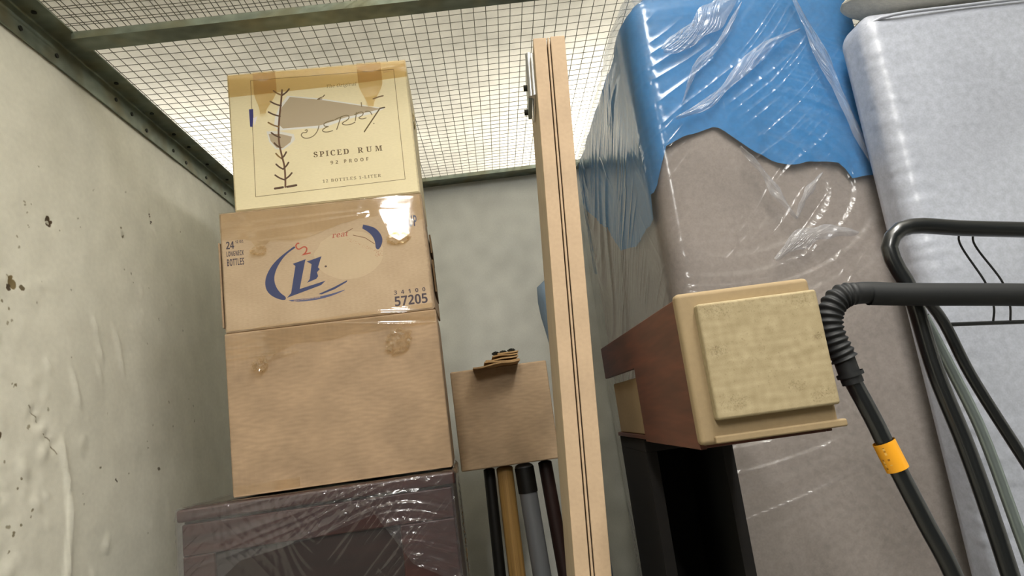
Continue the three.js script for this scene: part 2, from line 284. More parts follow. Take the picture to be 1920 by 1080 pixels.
{
  const psi = rad(3), W = 0.5, D = 0.33, HT = 1.468;
  const n = new THREE.Vector3(Math.sin(psi), 0, Math.cos(psi)), t = new THREE.Vector3(Math.cos(psi), 0, -Math.sin(psi));
  const fl = new THREE.Vector3(-0.602, 0, -1.268), c = fl.clone().addScaledVector(t, W / 2).addScaledVector(n, -D / 2);
  const g = thing('wrapped_cabinet', 'dark reddish brown cabinet wrapped in clear stretch film under the stacked cartons', 'cabinet', [c.x, 0, c.z], psi);
  part('body', uvMetres(box(-W / 2 + 0.006, W / 2 - 0.006, 0, HT - 0.026, -D / 2, D / 2 - 0.02, 0.003), 0.5), M.darkWood, g);
  part('top_board', uvMetres(box(-W / 2, W / 2, HT - 0.026, HT - 0.004, -D / 2, D / 2 - 0.002, 0.004), 0.5), M.darkWood, g);
  {
    const x0 = -W / 2 + 0.008, x1 = W / 2 - 0.008;
    const d = part('door', uvMetres(merge([box(x0, x1, HT - 0.085, HT - 0.03, D / 2 - 0.02, D / 2 - 0.004, 0.003), box(x0, x0 + 0.055, 0.06, HT - 0.085, D / 2 - 0.02, D / 2 - 0.004, 0.003), box(x1 - 0.1, x1, 0.06, HT - 0.085, D / 2 - 0.02, D / 2 - 0.004, 0.003), box(x0, x1, 0.05, 0.12, D / 2 - 0.02, D / 2 - 0.004, 0.003)]), 0.5), M.darkWood, g);
    part('door_panel', uvMetres(box(x0 + 0.045, x1 - 0.09, 0.1, HT - 0.075, D / 2 - 0.018, D / 2 - 0.012), 0.5), M.darkWood2, d);
  }
  part('film_band', grid(200, 90, (u, v) => { const x = -W / 2 + 0.004 + u * (W - 0.008), low = poly([[-0.25, 0.2], [-0.18, 0.13], [-0.14, 0.1], [0.02, 0.075], [0.1, 0.055], [0.16, 0.15], [0.25, 0.2]], x), y = HT - 0.003 - (1 - v) * low; return [x, y, D / 2 + 0.0052 + 0.0055 * wrinkle(x * 1.3, y * 1.3, 14.2, 0.12) * (0.3 + 0.7 * Math.sin(Math.PI * u)), x * 1.3, y * 1.3]; }), M.filmBand, g, 'bunched layers of stretch film');
  const film = sleeve(W / 2 + 0.001, D / 2 + 0.001, 0.006, () => 0.01, HT - 0.0026, 0.006, 0.0008, (s, y, u) => {
    const front = s - 0.32;
    return 0.0034 * clamp(0.35 + 2 * N(s * 5, y * 5, 3.3), 0.1, 1) * wrinkle(s * 1.3, y * 1.3, 4.2, 0.1 + 0.5 * Math.sin(front * 7)) + 0.001;
  }, 420, 340, 6);
  part('stretch_film', film, M.film, g, 'clear wrinkled stretch film');
}

// ---------------------------------------------------------------- cartons
function sheet(w, h, nx, ny, f, lower) { // tape ribbon in the xy plane, y measured down from the top
  return grid(nx, ny, (u, v) => { const x = u * w, hh = lower ? lower(x) : h, y = (1 - v) * hh; return [x, -y, f(x, y), x, -y]; });
}
function crumple(sx, sy, sz, s) {
  const g = new THREE.IcosahedronGeometry(1, 4), p = g.attributes.position;
  for (let i = 0; i < p.count; i++) { const x = p.getX(i), y = p.getY(i), z = p.getZ(i), k = 0.72 + 0.55 * (1 - 2 * Math.abs(N(x * 2.6 + s, y * 2.6, z * 2.6))) + 0.25 * N(x * 6, y * 6, z * 6 + s); p.setXYZ(i, x * k * sx, y * k * sy, z * k * sz); }
  g.computeVertexNormals(); return g;
}
function carton(name, label, fl, psi, w, h, d, mat) { // fl = front lower left corner
  const n = new THREE.Vector3(Math.sin(psi), 0, Math.cos(psi)), t = new THREE.Vector3(Math.cos(psi), 0, -Math.sin(psi));
  const c = new THREE.Vector3(...fl).addScaledVector(t, w / 2).addScaledVector(n, -d / 2);
  const g = thing(name, label, 'box', [c.x, fl[1], c.z], psi);
  const b = new RoundedBoxGeometry(w, h, d, 3, 0.004).translate(0, h / 2, 0), p = b.attributes.position;
  for (let i = 0; i < p.count; i++) { const x = p.getX(i), y = p.getY(i), z = p.getZ(i); p.setXYZ(i, x + 0.0012 * N(x * 9, y * 14, z * 9 + w * 50), y, z); }
  b.computeVertexNormals();
  part('body', uvMetres(b, 0.35), mat, g);
  g.userData.size = undefined; delete g.userData.size;
  return g;
}
const kraft = cardMat(0xb2977a), kraftLite = cardMat(0xb8a084), cream = cardMat(0xecdcb4), kraftDull = cardMat(0xc1a585);
const cx = (w, u) => u - w / 2;

{ // lower plain carton
  const w = 0.412, h = 0.309, d = 0.272, y0 = 1.4705;
  const g = carton('cardboard_carton', 'plain brown cardboard carton on the wrapped cabinet, with torn tape tags', [-0.517, y0, -1.313], rad(3.5), w, h, d, kraft);
  const fz = d / 2 + 0.0006;
  const tp = sheet(w - 0.004, 0.05, 140, 24, (x, y) => 0.0012 + 0.0016 * Math.max(0, wrinkle(x, y * 1.5, 8.1, 0.05)), (x) => poly([[0, 0.05], [0.09, 0.052], [0.13, 0.034], [0.2, 0.036], [0.24, 0.03], [0.41, 0.026]], x) + 0.002 * N(x * 40, 1, 0));
  tp.translate(-w / 2 + 0.002, h - 0.001, fz); part('packing_tape', tp, M.clearTape, g, 'glossy tan packing tape');
  part('tape_tag', crumple(0.013, 0.012, 0.009, 1.2).translate(cx(w, 0.066), h - 0.07, fz + 0.006), M.clearTape, g, 'crumpled end of tape');
  part('tape_tag', sheet(0.07, 0.012, 30, 4, (x, y) => 0.004 + 0.002 * N(x * 60, y * 60, 1), (x) => poly([[0, 0.014], [0.02, 0.01], [0.07, 0.002]], x)).translate(cx(w, 0.07), h - 0.05, fz), M.clearTape, g);
  part('tape_tag', crumple(0.024, 0.021, 0.006, 3.4).rotateZ(0.7).translate(cx(w, 0.333), h - 0.055, fz + 0.004), M.clearTape, g, 'crumpled end of tape');
  part('bottom_flap', uvMetres(box(-w / 2 + 0.003, w / 2 - 0.003, 0, 0.003, -d / 2 + 0.002, d / 2 + 0.0025, 0.001), 0.35), kraft, g);
  part('bottom_tape', sheet(0.12, 0.02, 20, 6, (x, y) => 0.001 + 0.001 * Math.max(0, wrinkle(x, y, 2.2, 0.1))).translate(-w / 2 + 0.004, 0.021, fz), M.clearTape, g);
}
{ // bottle carton with the oval print
  const w = 0.408, h = 0.2465, d = 0.272, y0 = 1.78;
  const g = carton('bottle_carton', 'tan cardboard bottle carton printed with a navy oval emblem and 57205', [-0.516, y0, -1.317], rad(3.5), w, h, d, kraftLite);
  const PW = w - 0.008, PH = h - 0.008, S = 1640 / PW;
  const tex = canvasTex(1640, Math.round(PH * S), (c, W, H) => {
    const im = c.createImageData(W, H), dd = im.data;
    for (let y = 0; y < H; y++) for (let x = 0; x < W; x++) { const o = (y * W + x) * 4, a = 10 * N(x / 260, y / 220, 1) + 6 * N(x / 30, y / 7, 2) + 5 * (rnd() - 0.5); dd[o] = 187 + a; dd[o + 1] = 163 + a; dd[o + 2] = 134 + a; dd[o + 3] = 255; }
    c.putImageData(im, 0, 0);
    const P = (u, v) => [(u - 0.004) * S, (v - 0.004) * S]; // metres from the carton's top left corner
    const fillPoly = (pts, col) => { c.fillStyle = col; c.beginPath(); pts.forEach((q, i) => { const [x, y] = P(...q); i ? c.lineTo(x, y) : c.moveTo(x, y); }); c.closePath(); c.fill(); };
    const navy = '#3d4468', red = '#b0503c';
    // paler scuffed patch where the print is worn away
    c.save(); c.translate(...P(0.25, 0.115)); c.rotate(0.02); c.fillStyle = 'rgba(206,186,154,0.5)';
    c.beginPath(); for (let k = 0; k <= 60; k++) { const a = k / 60 * Math.PI * 2, r = 1 + 0.06 * N(Math.cos(a) * 3, Math.sin(a) * 3, 5); c.lineTo(Math.cos(a) * 0.068 * S * r, Math.sin(a) * 0.05 * S * r); } c.fill(); c.restore();
    // left crescent of the oval
    const outer = [[0.1436, 0.085], [0.122, 0.098], [0.1, 0.116], [0.087, 0.135], [0.0816, 0.152], [0.083, 0.168], [0.091, 0.18], [0.104, 0.189], [0.1185, 0.194]];
    const inner = [[0.121, 0.187], [0.111, 0.179], [0.103, 0.166], [0.0996, 0.151], [0.102, 0.136], [0.111, 0.118], [0.126, 0.1], [0.146, 0.088]];
    const smooth = (pts, close = true) => { c.beginPath(); const q = pts.map((p) => P(...p)); c.moveTo(...q[0]); for (let i = 1; i < q.length - 1; i++) { const mx = (q[i][0] + q[i + 1][0]) / 2, my = (q[i][1] + q[i + 1][1]) / 2; c.quadraticCurveTo(q[i][0], q[i][1], mx, my); } c.lineTo(...q[q.length - 1]); if (close) c.closePath(); };
    c.fillStyle = navy; smooth(outer.concat(inner)); c.fill();
    // right crescent
    smooth([[0.2838, 0.055], [0.3, 0.06], [0.312, 0.069], [0.32, 0.085], [0.319, 0.098], [0.3106, 0.112], [0.304, 0.108], [0.305, 0.095], [0.3, 0.08], [0.29, 0.069], [0.2815, 0.063]]); c.fill();
    // slanted letters L, I with the worn remains of a third
    fillPoly([[0.1382, 0.121], [0.1641, 0.1143], [0.1625, 0.119], [0.148, 0.174], [0.1998, 0.163], [0.19, 0.171], [0.1223, 0.189], [0.131, 0.18], [0.143, 0.126]], navy);
    fillPoly([[0.166, 0.1195], [0.1956, 0.1119], [0.193, 0.118], [0.187, 0.134], [0.19, 0.138], [0.184, 0.144], [0.186, 0.152], [0.182, 0.157], [0.1634, 0.163], [0.169, 0.156], [0.175, 0.126]], navy);
    c.fillStyle = '#5a4a44'; c.beginPath(); c.ellipse(...P(0.2024, 0.1337), 0.0024 * S, 0.002 * S, 0, 0, 7); c.fill();
    // swooshes at the foot
    fillPoly([[0.1839, 0.1885], [0.215, 0.178], [0.2422, 0.167], [0.241, 0.1705], [0.216, 0.1825], [0.19, 0.19]], navy);
    c.fillStyle = '#55597a'; smooth([[0.1246, 0.194], [0.15, 0.1945], [0.18, 0.1945], [0.21, 0.191], [0.236, 0.1855], [0.236, 0.187], [0.21, 0.1955], [0.18, 0.2], [0.15, 0.2], [0.13, 0.197]]); c.fill();
    c.save(); c.translate(...P(0.135, 0.1985)); c.rotate(-0.03); c.fillStyle = '#c6a47c'; for (let k = 0; k < 22; k++) c.fillRect(k * 0.0024 * S, -0.003 * S, 0.0011 * S, (0.0016 + 0.0012 * rnd()) * S); c.restore();
    // red script remains
    c.strokeStyle = red; c.lineWidth = 0.0026 * S; c.lineCap = 'round';
    c.beginPath(); c.moveTo(...P(0.147, 0.085)); c.quadraticCurveTo(...P(0.149, 0.096), ...P(0.158, 0.09)); c.quadraticCurveTo(...P(0.165, 0.086), ...P(0.168, 0.092)); c.quadraticCurveTo(...P(0.168, 0.099), ...P(0.161, 0.104)); c.lineTo(...P(0.174, 0.1025)); c.stroke();
    c.beginPath(); c.moveTo(...P(0.147, 0.084)); c.quadraticCurveTo(...P(0.15, 0.078), ...P(0.153, 0.08)); c.stroke();
    c.save(); c.translate(...P(0.219, 0.0765)); c.rotate(-0.03); c.fillStyle = '#b06a58'; c.font = `italic bold ${0.0155 * S}px serif`; c.fillText('reat', 0, 0); c.restore();
    c.strokeStyle = '#7a5a40'; c.lineWidth = 0.0013 * S; c.beginPath(); c.moveTo(...P(0.246, 0.068)); c.lineTo(...P(0.262, 0.061)); c.moveTo(...P(0.262, 0.075)); c.lineTo(...P(0.285, 0.083)); c.lineTo(...P(0.303, 0.098)); c.stroke();
    c.fillStyle = 'rgba(170,110,80,0.6)'; for (let k = 0; k < 60; k++) { const u = 0.25 + 0.06 * rnd(), v = 0.078 + (u - 0.25) * 0.6 + 0.008 * rnd(); c.fillRect(...P(u, v), 2 + 3 * rnd(), 2 + 4 * rnd()); }
    for (let k = 0; k < 26; k++) { c.fillStyle = 'rgba(168,112,90,0.55)'; c.fillRect(...P(0.302 + 0.014 * rnd(), 0.112 + 0.012 * rnd()), 3 + 3 * rnd(), 3 + 4 * rnd()); }
    // lettering
    const ink = '#4a4148';
    const text = (s, u, v, size, wide, font = 'bold', fam = 'sans-serif', col = ink) => { c.save(); c.translate(...P(u, v)); c.fillStyle = col; c.font = `${font} ${size * S}px ${fam}`; const m = c.measureText(s).width; c.scale(wide ? wide * S / m : 1, 1); c.fillText(s, 0, 0); c.restore(); };
    text('24', 0.0105, 0.0765, 0.0215, 0.0165); text('12 OZ.', 0.029, 0.0655, 0.0075, 0.017);
    text('LONGNECK', 0.0105, 0.0915, 0.0145, 0.034); text('BOTTLES', 0.0105, 0.1115, 0.0195, 0.034);
    text('UP', 0.3745, 0.0695, 0.033, 0.019, 'bold', 'sans-serif', navy);
    for (let k = 0; k < 5; k++) text('34100'[k], 0.3315 + 0.0142 * k, 0.2075, 0.0115, 0.0068);
    text('57205', 0.3305, 0.2315, 0.0275, 0.0675);
  });
  const fz = d / 2;
  part('printed_front', new THREE.BoxGeometry(PW, PH, 0.0012).translate(0, h / 2, fz + 0.0004), std({ map: tex, bumpMap: cardBump, bumpScale: 0.0003, roughness: 0.75 }), g, 'printed front of the carton');
  const edge = (x) => poly([[0, 0.056], [0.045, 0.059], [0.06, 0.064], [0.07, 0.082], [0.082, 0.082], [0.098, 0.066], [0.14, 0.072], [0.17, 0.069], [0.2, 0.06], [0.23, 0.05], [0.276, 0.041], [0.32, 0.04], [0.335, 0.085], [0.352, 0.096], [0.375, 0.085], [0.385, 0.06], [0.404, 0.055]], x) + 0.0015 * N(x * 60, 3, 0);
  const tp = sheet(w - 0.002, 0.06, 220, 60, (x, y) => 0.0014 + 0.0022 * Math.max(0, wrinkle(x, y * 1.4, 5.5, 0.08)) * (1 - 0.93 * sstep(0.27, 0.3, x)) + 0.0008 * N(x * 30, y * 30, 4) * (1 - 0.85 * sstep(0.27, 0.3, x)), edge);
  tp.translate(-w / 2 + 0.001, h - 0.0005, fz + 0.001); part('packing_tape', tp, M.clearTape, g, 'glossy wrinkled packing tape');
  part('tape_tag', crumple(0.014, 0.008, 0.007, 5.2).translate(cx(w, 0.075), h - 0.087, fz + 0.005), M.clearTape, g, 'crumpled end of tape');
  part('tape_tag', crumple(0.02, 0.012, 0.005, 7.7).translate(cx(w, 0.352), h - 0.092, fz + 0.004), M.clearTape, g, 'crumpled end of tape');
  const lo = sheet(w - 0.004, 0.03, 150, 14, (x, y) => 0.0014 + 0.0022 * Math.max(0, wrinkle(x, y * 1.6, 9.3, 0.04)), (x) => poly([[0, 0.006], [0.2, 0.008], [0.25, 0.011], [0.4, 0.013]], x));
  lo.scale(1, -1, 1); { const ix = lo.index.array; for (let i = 0; i < ix.length; i += 3) { const q = ix[i]; ix[i] = ix[i + 1]; ix[i + 1] = q; } lo.computeVertexNormals(); }
  lo.translate(-w / 2 + 0.002, 0.0005, fz + 0.001); part('packing_tape', lo, M.clearTape, g, 'glossy wrinkled packing tape');
  // end flaps standing a little proud at both sides
  part('side_flap', uvMetres(box(-w / 2 - 0.0045, -w / 2 - 0.0012, 0.012, 0.185, d / 2 - 0.16, d / 2 + 0.001, 0.0012), 0.35), kraft, g);
  const fl = part('side_flap', uvMetres(box(w / 2 + 0.0015, w / 2 + 0.0055, 0.004, 0.165, d / 2 - 0.2, d / 2 - 0.012, 0.0012), 0.35), kraft, g); fl.rotation.y = -0.03;
  for (const [y, hh] of [[0.13, 0.04], [0.045, 0.07]]) part('torn_edge', uvMetres(box(w / 2 + 0.005, w / 2 + 0.0085, y, y + hh, d / 2 - 0.2, d / 2 - 0.05, 0.001), 0.35), cardMat(0x6e5638), g, 'dirty torn edge');
}
{ // cream carton on top
  const w = 0.377, h = 0.305, d = 0.255, y0 = 2.0275;
  const g = carton('spirits_carton', 'cream cardboard carton lettered SPICED RUM on top of the stack', [-0.4865, y0, -1.3245], rad(3), w, h, d, cream);
  const PW = w - 0.008, PH = h - 0.008, S = 1500 / PW;
  const tex = canvasTex(1500, Math.round(PH * S), (c, W, H) => {
    const im = c.createImageData(W, H), dd = im.data;
    for (let y = 0; y < H; y++) for (let x = 0; x < W; x++) { const o = (y * W + x) * 4, a = 5 * N(x / 280, y / 240, 1) + 4 * N(x / 30, y / 9, 2) + 4 * (rnd() - 0.5); dd[o] = 240 + a; dd[o + 1] = 226 + a; dd[o + 2] = 186 + a; dd[o + 3] = 255; }
    c.putImageData(im, 0, 0);
    const P = (u, v) => [(u - 0.004) * S, (v - 0.004) * S];
    const line = (pts, col, lw) => { c.strokeStyle = col; c.lineWidth = lw * S; c.lineCap = 'round'; c.lineJoin = 'round'; c.beginPath(); pts.forEach((q, i) => (i ? c.lineTo(...P(...q)) : c.moveTo(...P(...q)))); c.stroke(); };
    const curve = (pts, col, lw) => { c.strokeStyle = col; c.lineWidth = lw * S; c.lineCap = 'round'; c.beginPath(); c.moveTo(...P(...pts[0])); for (let i = 1; i < pts.length - 1; i++) { const a = P(...pts[i]), b = P(...pts[i + 1]); c.quadraticCurveTo(a[0], a[1], (a[0] + b[0]) / 2, (a[1] + b[1]) / 2); } c.lineTo(...P(...pts[pts.length - 1])); c.stroke(); };
    const shape = (pts, col) => { c.fillStyle = col; c.beginPath(); pts.forEach((q, i) => (i ? c.lineTo(...P(...q)) : c.moveTo(...P(...q)))); c.closePath(); c.fill(); };
    const ink = '#6a5638';
    line([[0.0485, 0.018], [0.0435, 0.2765], [0.3485, 0.2715], [0.3495, 0.021], [0.0485, 0.018]], '#8d7a52', 0.0012);
    // torn patches, bare grey board with white paper edges
    shape([[0.122, 0.06], [0.19, 0.073], [0.322, 0.109], [0.3, 0.118], [0.24, 0.126], [0.186, 0.141], [0.16, 0.138], [0.1, 0.137], [0.09, 0.126], [0.094, 0.105], [0.104, 0.082]], '#e9e6df');
    shape([[0.127, 0.0633], [0.191, 0.0765], [0.316, 0.1095], [0.24, 0.121], [0.184, 0.134], [0.108, 0.133], [0.099, 0.122], [0.103, 0.103], [0.109, 0.085]], '#b9a88d');
    shape([[0.074, 0.136], [0.1, 0.138], [0.129, 0.148], [0.131, 0.16], [0.12, 0.171], [0.104, 0.181], [0.09, 0.177], [0.078, 0.16]], '#e6e2d8');
    shape([[0.078, 0.142], [0.1, 0.144], [0.125, 0.153], [0.121, 0.165], [0.104, 0.177], [0.092, 0.174], [0.081, 0.158]], '#b7a58a');
    // a plain brown sprig of brush strokes in the place of the printed picture
    const br = '#5b4330';
    curve([[0.104, 0.262], [0.107, 0.225], [0.101, 0.19], [0.097, 0.16], [0.1, 0.12], [0.108, 0.075], [0.112, 0.046]], '#6a4a34', 0.0036);
    for (let k = 0; k < 9; k++) { const v = 0.05 + 0.0235 * k, u = poly([[0.046, 0.112], [0.12, 0.1], [0.19, 0.101], [0.26, 0.104]], v), l = 0.017 + 0.006 * Math.sin(k * 0.8); curve([[u, v + 0.008], [u - l * 0.5, v + 0.004], [u - l, v - 0.004]], k % 3 ? br : '#8a6a3c', 0.0032); if (k < 1 || k > 5) curve([[u, v + 0.008], [u + l * 0.5, v + 0.003], [u + l * 0.9, v - 0.005]], br, 0.0034); }
    line([[0.083, 0.263], [0.099, 0.262]], br, 0.0045); line([[0.108, 0.262], [0.126, 0.2605]], br, 0.0045);
    shape([[0.0415, 0.083], [0.05, 0.083], [0.0495, 0.1], [0.0465, 0.123], [0.0415, 0.122]], '#3b3a78'); shape([[0.0485, 0.104], [0.058, 0.1], [0.0505, 0.121]], '#efe6e6');
    // lettering
    const text = (s, u, v, size, wide, font, fam, col = ink, rot = 0) => { c.save(); c.translate(...P(u, v)); c.rotate(rot); c.fillStyle = col; c.font = `${font} ${size * S}px ${fam}`; let tot = 0; const ws = [...s].map((ch) => c.measureText(ch).width); tot = ws.reduce((a, b) => a + b, 0); const gap = wide ? (wide * S - tot) / Math.max(1, s.length - 1) : 0; let x = 0; [...s].forEach((ch, i) => { c.fillText(ch, x, 0); x += ws[i] + gap; }); c.restore(); };
    text('The Original', 0.203, 0.0505, 0.0105, 0.064, 'italic', 'serif', '#9b8a64', 0.0);
    line([[0.186, 0.073], [0.196, 0.0695], [0.199, 0.066]], ink, 0.002); line([[0.184, 0.0745], [0.193, 0.0745]], ink, 0.002);
    line([[0.3, 0.085], [0.312, 0.0815], [0.321, 0.08]], '#7d6648', 0.003); line([[0.274, 0.091], [0.274, 0.1]], '#8a7a58', 0.002); line([[0.312, 0.108], [0.3215, 0.107]], '#5a4a34', 0.003);
    // brush lettered JERRY, rising to the right
    const k2 = '#7a6a48';
    curve([[0.153, 0.142], [0.158, 0.139], [0.156, 0.148], [0.147, 0.146], [0.143, 0.153], [0.152, 0.161], [0.168, 0.158], [0.178, 0.147], [0.182, 0.135]], k2, 0.0018);
    curve([[0.213, 0.125], [0.2, 0.127], [0.192, 0.131], [0.193, 0.137], [0.201, 0.138]], k2, 0.0018); curve([[0.201, 0.138], [0.192, 0.141], [0.187, 0.147], [0.196, 0.151], [0.209, 0.1485]], k2, 0.0019);
    line([[0.2285, 0.1205], [0.218, 0.1465]], k2, 0.002); curve([[0.216, 0.124], [0.236, 0.116], [0.247, 0.118], [0.244, 0.127], [0.228, 0.134], [0.236, 0.139], [0.25, 0.138], [0.257, 0.134]], k2, 0.0019);
    line([[0.262, 0.113], [0.258, 0.1305]], k2, 0.0018); curve([[0.258, 0.117], [0.27, 0.111], [0.277, 0.114], [0.274, 0.121], [0.264, 0.125], [0.272, 0.129], [0.281, 0.127]], k2, 0.0018);
    curve([[0.281, 0.112], [0.29, 0.111], [0.294, 0.121]], k2, 0.0018); line([[0.3105, 0.11], [0.2745, 0.1575]], '#64522f', 0.0026); c.fillStyle = k2; c.beginPath(); c.arc(...P(0.296, 0.141), 0.0013 * S, 0, 7); c.fill();
    text('SPICED', 0.1655, 0.2035, 0.0165, 0.074, 'bold', 'serif'); text('RUM', 0.2565, 0.2035, 0.0165, 0.052, 'bold', 'serif');
    text('92 PROOF', 0.199, 0.2225, 0.0105, 0.079, 'bold', 'sans-serif', '#7c6a48'); text('12 BOTTLES 1-LITER', 0.1795, 0.261, 0.0095, 0.12, 'bold', 'serif', '#8d7b58');
  });
  const fz = d / 2;
  part('printed_front', new THREE.BoxGeometry(PW, PH, 0.0012).translate(0, h / 2, fz + 0.0004), std({ map: tex, roughness: 0.7 }), g, 'printed front of the carton');
  const edge = (x) => poly([[0, 0.052], [0.1, 0.05], [0.2, 0.048], [0.3, 0.044], [0.375, 0.04]], x);
  part('packing_tape', sheet(w - 0.001, 0.05, 100, 14, (x, y) => 0.0013 + 0.0006 * N(x * 14, y * 20, 3), edge).translate(-w / 2 + 0.0005, h - 0.0005, fz + 0.0004), M.tape, g, 'tan packing tape along the top edge');
  const strap = (u0, u1, len, tip) => grid(16, 30, (a, b) => { const y = (1 - b) * len, k = sstep(0.45, 1, y / len), x = lerp(lerp(u0, u1, a), lerp(tip - 0.006, tip + 0.006, a), k); return [x - w / 2, h - y, fz + 0.0024 + 0.0008 * N(x * 40, y * 40, 6) + 0.004 * sstep(0.75, 1, y / len), x, y]; });
  part('packing_tape', strap(0.054, 0.101, 0.098, 0.071), M.tape, g, 'tan packing tape strap'); part('packing_tape', strap(0.272, 0.323, 0.104, 0.294), M.tape, g, 'tan packing tape strap');
  part('packing_tape', sheet(0.05, 0.012, 30, 6, (x, y) => 0.0045 - 0.05 * y + 0.0012 * N(x * 50, y * 50, 6)).rotateZ(0.16).translate(cx(w, 0.325), h - 0.018, fz), M.clearTape, g);
  part('torn_corner', crumple(0.003, 0.018, 0.012, 2.2).translate(w / 2 + 0.001, h - 0.115, fz - 0.06), cream, g);
}
{ // small carton behind, with the crushed flap
  const w = 0.236, h = 0.236, d = 0.25, y0 = 1.437;
  const g = carton('small_carton', 'small plain brown carton perched on poles, with a crushed cardboard flap on top', [-0.113, y0, -1.643], rad(3), w, h, d, kraftDull);
  const fz = d / 2;
  // crushed layers of a folded flap sticking out over the front
  for (let k = 0; k < 5; k++) {
    const x0 = -0.068 + 0.013 * (k > 0) + 0.01 * rnd() + 0.012 * k, x1 = 0.046 + 0.004 * rnd(), y = h + 0.001 + 0.0062 * k;
    const geo = grid(40, 8, (u, v) => { const x = lerp(x0, x1, u), z = lerp(fz - 0.08, fz + 0.07 - 0.004 * k - 0.008 * Math.abs(N(x * 40, k, 2)), v); return [x, y + 0.004 * N(x * 26, z * 8, k * 3.1) + 0.002 * u, z]; });
    const low = geo.clone(); low.translate(0, -0.0032, 0);
    const rim = grid(40, 1, (u, v) => { const p = geo.attributes.position, i = 8 * 41 + Math.round(u * 40); return [p.getX(i), p.getY(i) - 0.0032 * (1 - v), p.getZ(i)]; });
    part('crushed_flap', uvMetres(merge([geo, low, rim]), 0.2), cardMat([0xc8a374, 0xcda877, 0xd2ad7b, 0xc9a26e, 0xd0ac7a][k]), g, k ? undefined : 'crushed layers of cardboard');
  }
  for (const [x, y, z] of [[-0.004, h + 0.0285, fz + 0.03], [0.034, h + 0.031, fz + 0.035], [0.014, h + 0.029, fz + 0.03]]) part('torn_scrap', crumple(0.008, 0.004, 0.004, x * 100).translate(x, y, z), M.rivet, g, 'dark torn scrap');
}

// ---------------------------------------------------------------- poles under the small carton
function pole(name, label, category, top, foot, r, mat, group) {
  const a = new THREE.Vector3(...foot), b = new THREE.Vector3(...top), c = new THREE.LineCurve3(a, b);
  const g = thing(name, label, category, foot);
  const geo = new THREE.TubeGeometry(c, 6, r, 16, false); geo.translate(-a.x, -a.y, -a.z);
  part('shaft', geo, mat, g);
  const cap = part('end_cap', new THREE.SphereGeometry(r * 1.02, 16, 8, 0, Math.PI * 2, 0, Math.PI / 2).scale(1, 0.4, 1), mat, g); cap.position.set(b.x - a.x, b.y - a.y - 0.4 * r * 0.1, b.z - a.z);
  part('foot_cap', new THREE.CylinderGeometry(r * 1.15, r * 1.15, 0.03, 16).translate(0, 0.015, 0), M.poleBlack, g);
  return g;
}
pole('black_pole', 'slim black pole under the small carton, beside the wrapped cabinet', 'pole', [-0.05, 1.428, -1.72], [-0.075, 0, -1.74], 0.014, M.poleBlack);
pole('wooden_handle', 'light brown wooden handle standing under the small carton', 'handle', [-0.0115, 1.428, -1.7], [-0.024, 0, -1.7], 0.02, M.poleWood);
{ const g = pole('grey_pipe', 'grey pipe with a black end sleeve under the small carton', 'pipe', [0.036, 1.427, -1.7], [0.085, 0, -1.72], 0.022, M.poleGrey);
  const s = part('end_sleeve', new THREE.CylinderGeometry(0.0238, 0.0238, 0.06, 18), M.poleBlack, g, 'black end sleeve'); s.position.set(0.036 - 0.085 + 0.0011, 1.427 - 0.032, 0.02 - 0.0004); s.rotation.set(0.014, 0, 0.034); }
pole('dark_post', 'dark post under the small carton, beside the pale boards', 'post', [0.089, 1.427, -1.72], [0.15, 0, -1.73], 0.017, M.darkWood2);

// ---------------------------------------------------------------- the tall pale boards
{
  const lean = Math.atan(0.052 / 0.768), turn = rad(-2), len = 2.1, dep = 0.262;
  const baseX = 0.1445 - Math.tan(lean) * 2.097;
  const mk = (name, label, dx, w, faceMat) => {
    const g = thing(name, label, 'board', [baseX + dx, 0.0, -0.926 - dep / 2], turn); g.rotation.order = 'YXZ'; g.rotation.z = -lean;
    g.position.y = Math.abs(w / 2 * Math.sin(lean)) + 0.0005 + Math.max(0, dx) * 0.0;
    part('panel', uvMetres(box(-w / 2, w / 2, 0, len, -dep / 2, dep / 2 - 0.004, 0.0015), 0.3), faceMat, g);
    part('front_edge_band', uvMetres(box(-w / 2, w / 2, 0, len, dep / 2 - 0.004, dep / 2, 0.0012), 0.3), M.boardEdge, g);
    return g;
  };
  const a = mk('pale_board', 'tall pale beige board with a metal hinge at its top, next to the small carton', -0.0125, 0.0195, M.boardFace);
  mk('hardboard_sheet', 'thin tan sheet squeezed between the two tall pale boards', 0.0005, 0.0032, M.hardboard);
  mk('pale_board', 'tall pale beige board beside the brown wooden box', 0.0145, 0.0215, M.boardFace);
  const h = new THREE.Group(); h.name = 'hinge'; h.userData.label = 'bright metal hinge'; h.position.set(-0.0195 / 2, len - 0.038, 0.045); a.add(h);
  part('hinge_plate', box(-0.004, 0, -0.035, 0.035, -0.05, 0.05, 0.001), M.chrome, h);
  part('hinge_barrel', new THREE.CylinderGeometry(0.0055, 0.0055, 0.072, 14).translate(-0.007, 0, 0.045), M.chrome, h);
  part('hinge_leaf', box(-0.012, -0.006, -0.038, 0.03, -0.03, 0.04, 0.001), M.greyTube, h);
  for (const [y, z] of [[-0.012, 0.028], [-0.03, -0.02]]) part('screw', new THREE.CylinderGeometry(0.005, 0.005, 0.008, 10).rotateZ(Math.PI / 2).translate(-0.014, y, z), M.rivet, h);
}
